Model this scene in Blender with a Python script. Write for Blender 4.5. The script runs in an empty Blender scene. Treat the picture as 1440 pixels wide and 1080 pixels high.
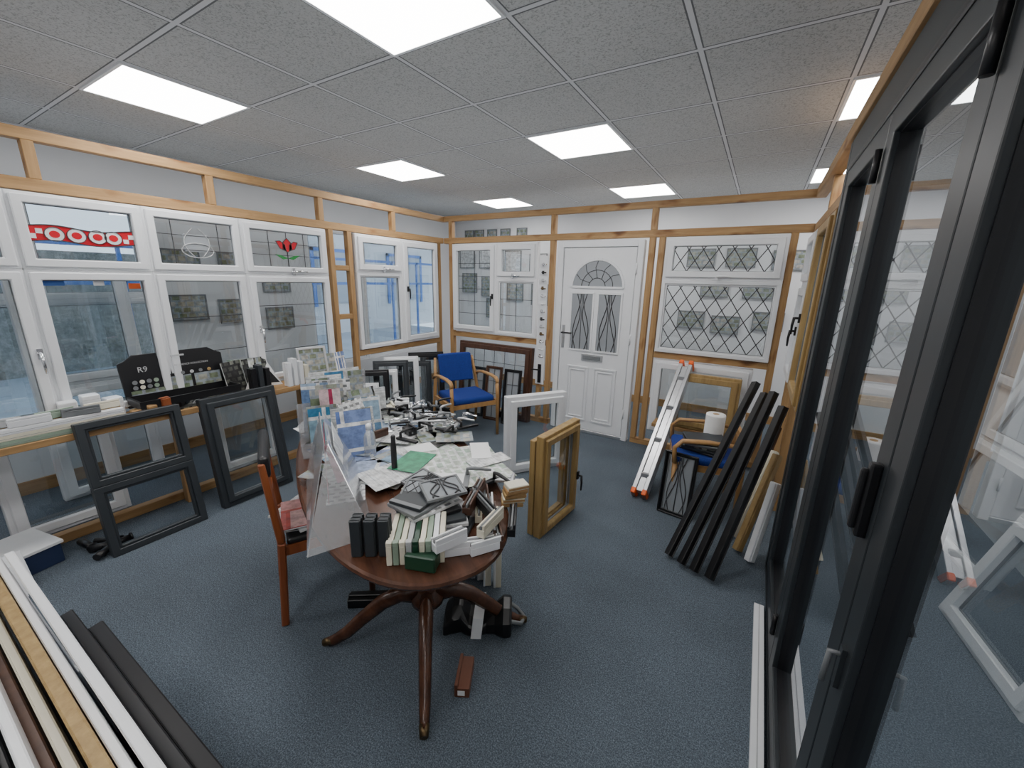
import bpy, math, random
from mathutils import Vector, Matrix, Euler
random.seed(7)
C=bpy.context.collection
R=math.radians
# ---------------------------------------------------------------- materials
def nt(name):
    m=bpy.data.materials.new(name); m.use_nodes=True
    t=m.node_tree; b=t.nodes['Principled BSDF']; return m,t,b
def tc(t,scale=(1,1,1)):
    c=t.nodes.new('ShaderNodeTexCoord'); mp=t.nodes.new('ShaderNodeMapping'); mp.inputs['Scale'].default_value=scale
    t.links.new(c.outputs['Object'],mp.inputs[0]); return mp.outputs[0]
def ramp(t,fac,stops):
    r=t.nodes.new('ShaderNodeValToRGB'); e=r.color_ramp.elements
    e[0].position,e[0].color=stops[0][0],(*stops[0][1],1); e[1].position,e[1].color=stops[-1][0],(*stops[-1][1],1)
    for p,c in stops[1:-1]:
        x=e.new(p); x.color=(*c,1)
    t.links.new(fac,r.inputs[0]); return r.outputs[0]
def noise(t,vec,scale,detail=4,rough=.6):
    n=t.nodes.new('ShaderNodeTexNoise'); n.inputs['Scale'].default_value=scale; n.inputs['Detail'].default_value=detail; n.inputs['Roughness'].default_value=rough
    t.links.new(vec,n.inputs['Vector']); return n.outputs['Fac']
def bump(t,b,fac,s=.1,d=.002):
    u=t.nodes.new('ShaderNodeBump'); u.inputs['Strength'].default_value=s; u.inputs['Distance'].default_value=d
    t.links.new(fac,u.inputs['Height']); t.links.new(u.outputs[0],b.inputs['Normal'])
def mul(t,a,b_):
    x=t.nodes.new('ShaderNodeMix'); x.data_type='RGBA'; x.blend_type='MULTIPLY'; x.inputs[0].default_value=1
    t.links.new(a,x.inputs[6]); t.links.new(b_,x.inputs[7]); return x.outputs[2]
def plain(name,c,rough=.5,metal=0,var=.06,scale=6):
    m,t,b=nt(name); v=tc(t); f=noise(t,v,scale,3)
    lo=tuple(x*(1-var) for x in c); hi=tuple(min(1,x*(1+var)) for x in c)
    t.links.new(ramp(t,f,[(.3,lo),(.7,hi)]),b.inputs['Base Color'])
    b.inputs['Roughness'].default_value=rough; b.inputs['Metallic'].default_value=metal
    return m
def wood(name,c1,c2,rough=.5,scale=(18,18,1.6),bs=.15,knots=False):
    m,t,b=nt(name); v=tc(t,scale); f=noise(t,v,1.6,6,.65)
    col=ramp(t,f,[(.3,c1),(.5,tuple((a+d)/2 for a,d in zip(c1,c2))),(.72,c2)])
    if knots:
        v2=tc(t,tuple(3.2 if s<5 else 9 for s in scale)); k=noise(t,v2,1.3,2,.4); col=mul(t,col,ramp(t,k,[(.60,(1,1,1)),(.70,(.62,.5,.4)),(.76,(.35,.24,.16))]))
    t.links.new(col,b.inputs['Base Color'])
    b.inputs['Roughness'].default_value=rough; bump(t,b,f,bs,.002); return m
M={}
P1,P2=(.47,.285,.125),(.285,.16,.063)
M['pine']=wood('pine_timber',P1,P2,.6,(9,9,9))
M['pine_x']=wood('pine_timber_along_x',P1,P2,.6,(1.6,22,22),.2,True)
M['pine_y']=wood('pine_timber_along_y',P1,P2,.6,(22,1.6,22),.2,True)
M['pine_z']=wood('pine_timber_along_z',P1,P2,.6,(22,22,1.6),.2,True)
M['oak']=wood('golden_oak_foil',(.44,.30,.12),(.27,.165,.06),.45,(20,20,2))
M['mahog']=wood('mahogany_polish',(.115,.048,.026),(.045,.018,.011),.25,(2.5,14,14),.03)
M['rose']=wood('rosewood_foil',(.11,.052,.030),(.05,.022,.014),.4,(14,14,2))
M['teak']=wood('orange_brown_chair_wood',(.34,.10,.032),(.2,.05,.017),.35,(14,14,2.))
M['beech']=wood('beech_chair_wood',(.46,.26,.10),(.34,.18,.065),.4,(14,14,2.))
M['white']=plain('white_upvc',(.80,.815,.84),.28,0,.02)
M['cream']=plain('cream_upvc',(.72,.68,.55),.35,0,.03)
M['sage']=plain('sage_green_upvc',(.27,.35,.27),.4,0,.05)
M['green']=plain('dark_green_foil',(.01,.05,.025),.35)
M['anth']=plain('anthracite_aluminium',(.020,.024,.028),.40,.0,.08)
M['anth2']=plain('anthracite_foil',(.030,.036,.042),.45,0,.1)
M['black']=plain('black_plastic',(.010,.010,.012),.35,0,.1)
M['blackm']=plain('black_gloss_profile',(.008,.008,.009),.35,0,.1)
M['chrome']=plain('polished_chrome',(.75,.76,.78),.15,1,.02)
M['alu']=plain('brushed_aluminium',(.60,.61,.63),.35,.8,.05,40)
M['brass']=plain('aged_brass',(.16,.11,.06),.45,1)
M['orange']=plain('orange_plastic_cap',(.85,.13,.015),.4)
M['grey']=plain('mid_grey_plastic',(.18,.19,.20),.45)
M['lgrey']=plain('light_grey_card',(.48,.49,.5),.5)
M['lead']=plain('lead_came',(.06,.06,.065),.45,.3)
M['paper']=plain('white_paper',(.80,.81,.82),.6,0,.03)
M['wall']=plain('painted_white_wall',(.74,.75,.77),.75,0,.03,2)
M['red']=plain('red_stained_glass',(.62,.015,.03),.2)
M['leafg']=plain('green_stained_glass',(.03,.25,.06),.2)
M['palewhite']=plain('milky_stained_glass',(.85,.86,.88),.2)
M['cardb']=plain('kraft_cardboard',(.42,.28,.15),.7)
M['navy']=plain('navy_blue_card',(.02,.035,.09),.5)
M['bluep']=plain('blue_print',(.03,.12,.42),.5)
M['blueout']=plain('blue_painted_rail',(.04,.14,.42),.5)
M['tread']=plain('terracotta_offcut',(.15,.055,.03),.5)
M['tissue']=plain('kitchen_roll_paper',(.88,.88,.87),.8)
m,t,b=nt('royal_blue_fabric'); v=tc(t); f=noise(t,v,220,2)
t.links.new(ramp(t,f,[(.3,(.006,.020,.15)),(.7,(.011,.042,.28))]),b.inputs['Base Color']); b.inputs['Roughness'].default_value=.9; bump(t,b,f,.3,.002); M['bluefab']=m
m,t,b=nt('blue_grey_carpet'); v=tc(t); f=noise(t,v,190,3,.8); f2=noise(t,v,1.1,4); f3=noise(t,v,60,3,.7)
c1=ramp(t,f,[(.36,(.042,.057,.074)),(.5,(.088,.113,.140)),(.64,(.20,.235,.275))])
c2=ramp(t,f2,[(.3,(.78,.78,.78)),(.7,(1.15,1.15,1.15))]); c3=ramp(t,f3,[(.3,(.85,.85,.85)),(.7,(1.15,1.15,1.15))])
t.links.new(mul(t,mul(t,c1,c2),c3),b.inputs['Base Color']); b.inputs['Roughness'].default_value=.95; bump(t,b,f,.5,.004); M['carpet']=m
GX,GY=-.98,2.751
m,t,b=nt('suspended_ceiling_tiles')
tcn=t.nodes.new('ShaderNodeTexCoord'); sp=t.nodes.new('ShaderNodeSeparateXYZ'); t.links.new(tcn.outputs['Object'],sp.inputs[0])
def mth(op,a,b_=None,c=None):
    n=t.nodes.new('ShaderNodeMath'); n.operation=op
    for i,x in enumerate((a,b_,c)):
        if x is None: continue
        if isinstance(x,(int,float)): n.inputs[i].default_value=x
        else: t.links.new(x,n.inputs[i])
    return n.outputs[0]
def dist(o,g):
    a=mth('DIVIDE',mth('SUBTRACT',o,g),.6); fr=mth('FRACT',mth('ADD',a,100.5)); return mth('MULTIPLY',mth('ABSOLUTE',mth('SUBTRACT',fr,.5)),.6)
dm=mth('MINIMUM',dist(sp.outputs[0],GX),dist(sp.outputs[1],GY))
bar=mth('LESS_THAN',dm,.010); edge=mth('LESS_THAN',dm,.0165)
v=tcn.outputs['Object']; f=noise(t,v,110,2,.8); f0=noise(t,v,.8,2)
tile=mul(t,ramp(t,f,[(.36,(.31,.31,.30)),(.47,(.49,.49,.48)),(.7,(.54,.54,.53))]),ramp(t,f0,[(.3,(.92,.92,.92)),(.7,(1.06,1.06,1.06))]))
x=t.nodes.new('ShaderNodeMix'); x.data_type='RGBA'; t.links.new(edge,x.inputs[0]); t.links.new(tile,x.inputs[6]); x.inputs[7].default_value=(.14,.14,.145,1)  # dark shadow line along the grid bars, painted into the tile colour
y=t.nodes.new('ShaderNodeMix'); y.data_type='RGBA'; t.links.new(bar,y.inputs[0]); t.links.new(x.outputs[2],y.inputs[6]); y.inputs[7].default_value=(.64,.64,.65,1)
t.links.new(y.outputs[2],b.inputs['Base Color']); b.inputs['Roughness'].default_value=.9; bump(t,b,f,.25,.003); M['ceil']=m
m=bpy.data.materials.new('led_diffuser'); m.use_nodes=True; t=m.node_tree; t.nodes.clear()
e=t.nodes.new('ShaderNodeEmission'); e.inputs[0].default_value=(1,.98,.96,1); e.inputs[1].default_value=16; o=t.nodes.new('ShaderNodeOutputMaterial'); t.links.new(e.outputs[0],o.inputs[0]); M['led']=m
def glass(name,tint,f0=.045,rough=.0,body=None,bodyfac=0):
    m=bpy.data.materials.new(name); m.use_nodes=True; t=m.node_tree; t.nodes.clear()
    tr=t.nodes.new('ShaderNodeBsdfTransparent'); tr.inputs[0].default_value=(*tint,1)
    gl=t.nodes.new('ShaderNodeBsdfGlossy'); gl.inputs['Roughness'].default_value=rough; gl.inputs[0].default_value=(.95,.97,1,1)
    lw=t.nodes.new('ShaderNodeLayerWeight'); lw.inputs[0].default_value=.5
    pw=t.nodes.new('ShaderNodeMath'); pw.operation='POWER'; t.links.new(lw.outputs['Facing'],pw.inputs[0]); pw.inputs[1].default_value=4.5
    ma=t.nodes.new('ShaderNodeMath'); ma.operation='MULTIPLY_ADD'; t.links.new(pw.outputs[0],ma.inputs[0]); ma.inputs[1].default_value=1-f0*2; ma.inputs[2].default_value=f0*2
    mx=t.nodes.new('ShaderNodeMixShader'); o=t.nodes.new('ShaderNodeOutputMaterial')
    t.links.new(ma.outputs[0],mx.inputs[0]); base=tr.outputs[0]
    if body:
        df=t.nodes.new('ShaderNodeBsdfDiffuse'); df.inputs[0].default_value=(*body,1); m2=t.nodes.new('ShaderNodeMixShader'); m2.inputs[0].default_value=bodyfac
        t.links.new(tr.outputs[0],m2.inputs[1]); t.links.new(df.outputs[0],m2.inputs[2]); base=m2.outputs[0]
    t.links.new(base,mx.inputs[1]); t.links.new(gl.outputs[0],mx.inputs[2]); t.links.new(mx.outputs[0],o.inputs[0]); return m
M['glass']=glass('clear_glass',(.82,.86,.87),.06)
M['glassb']=glass('bifold_glass',(.74,.78,.79),.15)
M['frost']=glass('frosted_glass',(.5,.53,.55),.04,.2,(.42,.45,.48),.75)
M['acryl']=glass('milky_plastic_sheet',(.85,.85,.86),.05,.12,(.66,.67,.69),.32)
M['bottle']=glass('clear_bottle_plastic',(.85,.88,.9),.04,.05,(.8,.8,.8),.25)
def cover(name,c1,c2,bg,scale=8,off=0.,bw=.9,rh=.5,mort=.12):
    m,t,b=nt(name); c=t.nodes.new('ShaderNodeTexCoord'); s=t.nodes.new('ShaderNodeSeparateXYZ'); t.links.new(c.outputs['Object'],s.inputs[0])
    oi=t.nodes.new('ShaderNodeObjectInfo'); om=t.nodes.new('ShaderNodeMath'); om.operation='MULTIPLY_ADD'; t.links.new(oi.outputs['Random'],om.inputs[0]); om.inputs[1].default_value=7.3; om.inputs[2].default_value=off
    a=t.nodes.new('ShaderNodeMath'); t.links.new(s.outputs[1],a.inputs[0]); t.links.new(s.outputs[2],a.inputs[1])
    a2=t.nodes.new('ShaderNodeMath'); t.links.new(a.outputs[0],a2.inputs[0]); t.links.new(om.outputs[0],a2.inputs[1])
    a3=t.nodes.new('ShaderNodeMath'); t.links.new(s.outputs[0],a3.inputs[0]); t.links.new(om.outputs[0],a3.inputs[1])
    cb=t.nodes.new('ShaderNodeCombineXYZ'); t.links.new(a3.outputs[0],cb.inputs[0]); t.links.new(a2.outputs[0],cb.inputs[1])
    k=t.nodes.new('ShaderNodeTexBrick'); t.links.new(cb.outputs[0],k.inputs['Vector']); k.inputs['Color1'].default_value=(*c1,1); k.inputs['Color2'].default_value=(*c2,1); k.inputs['Mortar'].default_value=(*bg,1)
    k.inputs['Scale'].default_value=scale; k.inputs['Mortar Size'].default_value=mort; k.inputs['Brick Width'].default_value=bw; k.inputs['Row Height'].default_value=rh; k.inputs['Bias'].default_value=-.1
    n=noise(t,cb.outputs[0],24,3)
    hs=t.nodes.new('ShaderNodeHueSaturation'); hm=t.nodes.new('ShaderNodeMath'); hm.operation='MULTIPLY_ADD'; t.links.new(oi.outputs['Random'],hm.inputs[0]); hm.inputs[1].default_value=.06; hm.inputs[2].default_value=.46
    t.links.new(hm.outputs[0],hs.inputs['Hue']); t.links.new(k.outputs['Color'],hs.inputs['Color'])
    t.links.new(mul(t,hs.outputs[0],ramp(t,n,[(.35,(.55,.55,.55)),(.6,(1,1,1))])),b.inputs['Base Color']); b.inputs['Roughness'].default_value=.35; return m
W_=(.78,.79,.80)
M['cv_blue']=cover('blue_brochure_print',(.04,.13,.38),(.45,.56,.68),W_,6,.1,1.4,.8,.06)
M['cv_red']=cover('red_brochure_print',(.45,.02,.03),(.75,.72,.7),(.42,.03,.03),5,.2,1.1,.9,.05)
M['cv_green']=cover('green_brochure_print',(.02,.24,.10),(.02,.30,.13),(.03,.26,.11),4,.05,3,1.4,.06)
M['cv_pale']=cover('pale_green_catalogue_print',(.38,.50,.42),(.70,.72,.64),W_,14,.3,.9,.6,.10)
M['cv_photo']=cover('house_photo_print',(.18,.23,.14),(.55,.52,.48),(.32,.36,.40),11,.15,.8,.6,.10)
M['cv_grey']=cover('grey_swatch_print',(.10,.11,.12),(.5,.5,.49),W_,16,.0,.7,.5,.14)
M['cv_mix']=cover('mixed_leaflet_print',(.22,.28,.36),(.80,.79,.76),W_,22,.22,2.4,.35,.16)
M['cv_dark']=cover('dark_sample_print',(.03,.03,.032),(.26,.28,.23),(.02,.02,.022),18,.1,.9,.8,.16)
m,t,b=nt('hedge_foliage'); v=tc(t); f=noise(t,v,10,8,.85); t.links.new(ramp(t,f,[(.35,(.13,.14,.12)),(.5,(.28,.29,.27)),(.65,(.48,.49,.48))]),b.inputs['Base Color']); bump(t,b,f,1,.1); b.inputs['Roughness'].default_value=.9; M['hedge']=m
M['asphalt']=plain('wet_asphalt',(.26,.30,.35),.5,0,.1,2)
M['render']=plain('pale_building_render',(.50,.52,.55),.8,0,.05,2)
# ---------------------------------------------------------------- mesh builder
class MB:
    def __init__(s): s.v=[];s.f=[];s.mi=[];s.sm=[];s.ms=[]
    def m(s,k):
        if k not in s.ms: s.ms.append(k)
        return s.ms.index(k)
    def add(s,vs,fs,k,smooth=False):
        o=len(s.v); s.v+= [tuple(v) for v in vs]; i=s.m(k)
        for f in fs: s.f.append([o+a for a in f]); s.mi.append(i); s.sm.append(smooth)
        return s
    def box(s,x0,x1,y0,y1,z0,z1,k='white'):
        return s.add([(x0,y0,z0),(x1,y0,z0),(x1,y1,z0),(x0,y1,z0),(x0,y0,z1),(x1,y0,z1),(x1,y1,z1),(x0,y1,z1)],
            [(0,3,2,1),(4,5,6,7),(0,1,5,4),(1,2,6,5),(2,3,7,6),(3,0,4,7)],k)
    def quad(s,x0,x1,z0,z1,y,k): return s.add([(x0,y,z0),(x1,y,z0),(x1,y,z1),(x0,y,z1)],[(0,1,2,3)],k)
    def ring(s,x0,x1,z0,z1,w,y0,y1,k='white'):
        o=[(x0,z0),(x1,z0),(x1,z1),(x0,z1)]; i=[(x0+w,z0+w),(x1-w,z0+w),(x1-w,z1-w),(x0+w,z1-w)]
        vs=[(a,y0,b) for a,b in o]+[(a,y0,b) for a,b in i]+[(a,y1,b) for a,b in o]+[(a,y1,b) for a,b in i]
        fs=[]
        for a in range(4):
            b=(a+1)%4; fs+=[(a,b,4+b,4+a),(8+b,8+a,12+a,12+b),(b,a,8+a,8+b),(4+a,4+b,12+b,12+a)]
        return s.add(vs,fs,k)
    def beam(s,p0,p1,w,t,k='white',up=(0,0,1)):
        p0,p1=Vector(p0),Vector(p1); d=(p1-p0).normalized(); sd=d.cross(Vector(up))
        if sd.length<1e-4: sd=d.cross(Vector((0,1,0)))
        sd.normalize(); u=sd.cross(d)
        vs=[p+sd*a*w/2+u*b*t/2 for p in (p0,p1) for a,b in((-1,-1),(1,-1),(1,1),(-1,1))]
        return s.add(vs,[(0,1,2,3),(7,6,5,4),(0,4,5,1),(1,5,6,2),(2,6,7,3),(3,7,4,0)],k)
    def tube(s,pts,r,k='white',n=10,flat=1.0,up=(0,0,1)):
        pts=[Vector(p) for p in pts]; rs=r if isinstance(r,(list,tuple)) else [r]*len(pts); vs=[];fs=[]
        prev=None
        for i,p in enumerate(pts):
            d=(pts[min(i+1,len(pts)-1)]-pts[max(i-1,0)]).normalized()
            sd=d.cross(Vector(up)) if prev is None else prev-d*prev.dot(d)
            if sd.length<1e-4: sd=d.cross(Vector((0,1,0)))
            sd.normalize(); prev=sd; u=sd.cross(d)
            for j in range(n):
                a=2*math.pi*j/n; vs.append(p+sd*math.cos(a)*rs[i]+u*math.sin(a)*rs[i]*flat)
        for i in range(len(pts)-1):
            for j in range(n): fs.append((i*n+j,i*n+(j+1)%n,(i+1)*n+(j+1)%n,(i+1)*n+j))
        s.add(vs,fs,k,True); o=len(s.v)-len(vs)
        s.f.append([o+j for j in range(n)][::-1]); s.f.append([o+(len(pts)-1)*n+j for j in range(n)]); s.mi+=[s.m(k)]*2; s.sm+=[False]*2
        return s
    def lathe(s,prof,k='white',n=24,c=(0,0,0)):
        vs=[];fs=[]
        for r,z in prof:
            for j in range(n):
                a=2*math.pi*j/n; vs.append((c[0]+r*math.cos(a),c[1]+r*math.sin(a),c[2]+z))
        for i in range(len(prof)-1):
            for j in range(n): fs.append((i*n+j,i*n+(j+1)%n,(i+1)*n+(j+1)%n,(i+1)*n+j))
        s.add(vs,fs,k,True); o=len(s.v)-len(vs)
        s.f.append([o+j for j in range(n)][::-1]); s.f.append([o+(len(prof)-1)*n+j for j in range(n)]); s.mi+=[s.m(k)]*2; s.sm+=[False]*2
        return s
    def poly(s,pts,y0,y1,k):
        n=len(pts); vs=[(a,y0,b) for a,b in pts]+[(a,y1,b) for a,b in pts]
        return s.add(vs,[tuple(range(n))]+[tuple(range(2*n-1,n-1,-1))]+[(i,n+i,n+(i+1)%n,(i+1)%n) for i in range(n)],k)
    def obj(s,name,parent=None,loc=(0,0,0),rot=(0,0,0),bevel=0,seg=1,**kw):
        me=bpy.data.meshes.new(name); me.from_pydata(s.v,[],s.f)
        for k in s.ms: me.materials.append(M[k])
        for p,i,sm in zip(me.polygons,s.mi,s.sm): p.material_index=i; p.use_smooth=sm
        me.update(); o=bpy.data.objects.new(name,me); C.objects.link(o)
        o.location=loc; o.rotation_euler=rot
        if parent: o.parent=parent
        if bevel:
            b=o.modifiers.new('Bevel','BEVEL'); b.width=bevel; b.segments=seg; b.limit_method='ANGLE'; b.angle_limit=R(50)
        for k,v in kw.items(): o[k]=v
        return o
def empty(name,loc,rot=(0,0,0),**kw):
    o=bpy.data.objects.new(name,None); o.empty_display_size=.1; C.objects.link(o); o.location=loc; o.rotation_euler=rot
    for k,v in kw.items(): o[k]=v
    return o
def clone(o,loc,rot=None,label=None):
    def cp(a,par):
        b=a.copy(); C.objects.link(b)
        if par is not None: b.parent=par
        for c in a.children: cp(c,b)
        return b
    b=cp(o,None); b.location=loc
    if rot is not None: b.rotation_euler=rot
    if label: b['label']=label
    return b
ST=dict(kind='structure')
# ---------------------------------------------------------------- room shell
XW0,XW1,YW0,YW1,H=-4.6,1.6,-2.0,5.75,2.64
MB().box(XW0-.2,XW1+.2,YW0-.2,YW1+.2,-.05,0,'carpet').obj('floor',**ST)
MB().box(XW0-.2,XW1+.2,YW0-.2,YW1+.2,H,H+.05,'ceil').obj('ceiling',**ST)
MB().box(XW0-.2,XW1+.2,YW1,YW1+.1,0,H,'wall').obj('wall_back',**ST)
MB().box(XW0-.2,XW1+.2,YW0-.1,YW0,0,H,'wall').obj('wall_front',**ST)
MB().box(XW1,XW1+.1,YW0,YW1,0,H,'wall').obj('wall_right',**ST)
w=MB()
for a,b,hole in((YW0,.15,0),(.15,1.5,1),(1.5,3.0,0),(3.0,5.35,1),(5.35,YW1,0)):
    if hole: w.box(XW0-.15,XW0,a,b,0,.55,'wall'); w.box(XW0-.15,XW0,a,b,2.22,H,'wall')
    else: w.box(XW0-.15,XW0,a,b,0,H,'wall')
w.obj('wall_left',**ST)
MB().box(XW0,XW0+.02,YW0,YW1,0,.1,'pine_y').obj('baseboard_left',**ST)
MB().box(XW0,XW1,YW1-.02,YW1,0,.1,'pine_x').obj('baseboard_back',**ST)
tn=[0]
def trim(x0,x1,y0,y1,z0,z1):
    d=[x1-x0,y1-y0,z1-z0]; k=['pine_x','pine_y','pine_z'][d.index(max(d))]; tn[0]+=1
    c=((x0+x1)/2,(y0+y1)/2,(z0+z1)/2)
    return MB().box(x0-c[0],x1-c[0],y0-c[1],y1-c[1],z0-c[2],z1-c[2],k).obj('trim_%d'%tn[0],loc=c,bevel=.003,**ST)
XL=-3.54; YB=4.18
trim(XL-.06,XL,-1.8,YB+.06,2.35,2.41); trim(XL-.06,XL,-1.8,YB,2.09,2.155); trim(XL-.06,XL,-1.8,YB,0,.06)
for yy in(-1.0,-.13,.74,1.61,2.49,3.36): trim(XL-.06,XL,yy-.025,yy+.025,2.155,2.35)
for yy in(2.545,2.75,4.07): trim(XL-.06,XL,yy,yy+.05,.06,2.09)
trim(XL-.06,XL,2.8,4.07,.855,.91)
for yy in(-.9,.05,1.13,2.1): trim(XL-.06,XL,yy,yy+.06,.06,.715)
trim(XL+.03,XL+.09,1.10,1.155,0,.715)
for zz in (1.25,1.72,.5): trim(XL-.055,XL-.005,2.595,2.75,zz,zz+.05)
trim(XL,.30,YB,YB+.06,2.35,2.41); trim(XL,.28,YB,YB+.06,2.09,2.155)
for xx in(-3.46,-2.05,-1.0): trim(xx,xx+.055,YB,YB+.06,2.155,2.35)
for xx,z1 in((-3.46,2.09),(-2.05,2.09),(-1.0,2.09),(-.91,2.09),(.13,2.09)): trim(xx,xx+.055,YB,YB+.06,.06,z1)
trim(-3.405,-2.06,YB,YB+.06,.94,1.0); trim(-.85,.13,YB,YB+.06,.945,1.0)
trim(-3.54,-1.98,YB,YB+.06,0,.06); trim(-1.0,.3,YB,YB+.06,0,.06)
trim(-2.16,-2.11,YB,YB+.06,.06,.94)
XR=.28
trim(XR-.03,XR+.04,-1.8,YB+.06,2.35,2.42); trim(XR,XR+.06,2.76,YB,2.09,2.155)
for yy in(2.72,3.42,4.10): trim(XR,XR+.06,yy,yy+.055,0,2.09)
for yy in(2.72,3.42): trim(XR,XR+.06,yy,yy+.055,2.155,2.35)
trim(XR,XR+.06,2.775,3.42,.9,.95); trim(XR,XR+.06,3.475,4.1,.9,.95)
# ---------------------------------------------------------------- ceiling lights and added fill
LP=None
for ix in(-4,-1,2):
    for iy in(-6,-3,0,3):  # row behind the camera is out of view, added for its light
        loc=(GX+.6*ix+.3,GY+.6*iy+.3,H)
        if LP is None:
            LP=empty('ceiling_light_panel',loc,label='flush square LED ceiling panel glowing white in the tile grid',category='ceiling light',group='LED panels in the suspended ceiling')
            MB().ring(-.297,.297,-.297,.297,.014,0,.010,'white').obj('panel_frame',LP,rot=(R(-90),0,0),loc=(0,0,0))
            MB().box(-.284,.284,-.284,.284,-.008,-.004,'led').obj('diffuser',LP)
        else: clone(LP,loc)
def arealamp(x,y,z,sx,sy,pw,rot=(math.pi,0,0)):  # unseen upward lamps, added to stand in for light bounced onto the ceiling
    l=bpy.data.lights.new('added_bounce_fill','AREA'); l.shape='RECTANGLE'; l.size=sx; l.size_y=sy; l.energy=pw; l.color=(.93,.97,1)
    o=bpy.data.objects.new('added_bounce_fill',l); o.location=(x,y,z); o.rotation_euler=rot; C.objects.link(o)
arealamp(-1.65,1.9,1.95,3.4,4.2,11); arealamp(-4.05,2.2,2.0,.8,5,4); arealamp(-1.5,5.0,2.0,5,1.2,5)
# ---------------------------------------------------------------- window builder
def handle(par,x,y,z,vert=True,k='chrome',flip=1):
    b=MB(); b.box(-.012,.012,-.012,0,-.03,.03,k); b.tube([(0,-.012,0),(0,-.035,0)],.008,k,8)
    if vert: b.tube([(0,-.035,.005),(0,-.04,-.05*flip),(0,-.038,-.11*flip)],[.009,.008,.006],k,8)
    else: b.tube([(0,-.035,0),(.05*flip,-.042,.004),(.11*flip,-.038,0)],[.009,.008,.006],k,8)
    return b.obj('handle',par,(x,y,z))
def seglead(b,p,q,y,w=.006,k='lead'): b.beam((p[0],y,p[1]),(q[0],y,q[1]),w,.004,k,up=(0,1,0))
def clipseg(p,q,r):
    x0,x1,z0,z1=r; dx,dz=q[0]-p[0],q[1]-p[1]; t0,t1=0,1
    for a,b in((-dx,p[0]-x0),(dx,x1-p[0]),(-dz,p[1]-z0),(dz,z1-p[1])):
        if abs(a)<1e-9:
            if b<0:return None
        else:
            t=b/a
            if a<0:t0=max(t0,t)
            else:t1=min(t1,t)
    if t0>=t1:return None
    return (p[0]+dx*t0,p[1]+dz*t0),(p[0]+dx*t1,p[1]+dz*t1)
def ell(cx,cz,a,b_,n=16): return [(cx+a*math.cos(6.2832*i/n),cz+b_*math.sin(6.2832*i/n)) for i in range(n)]
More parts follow.
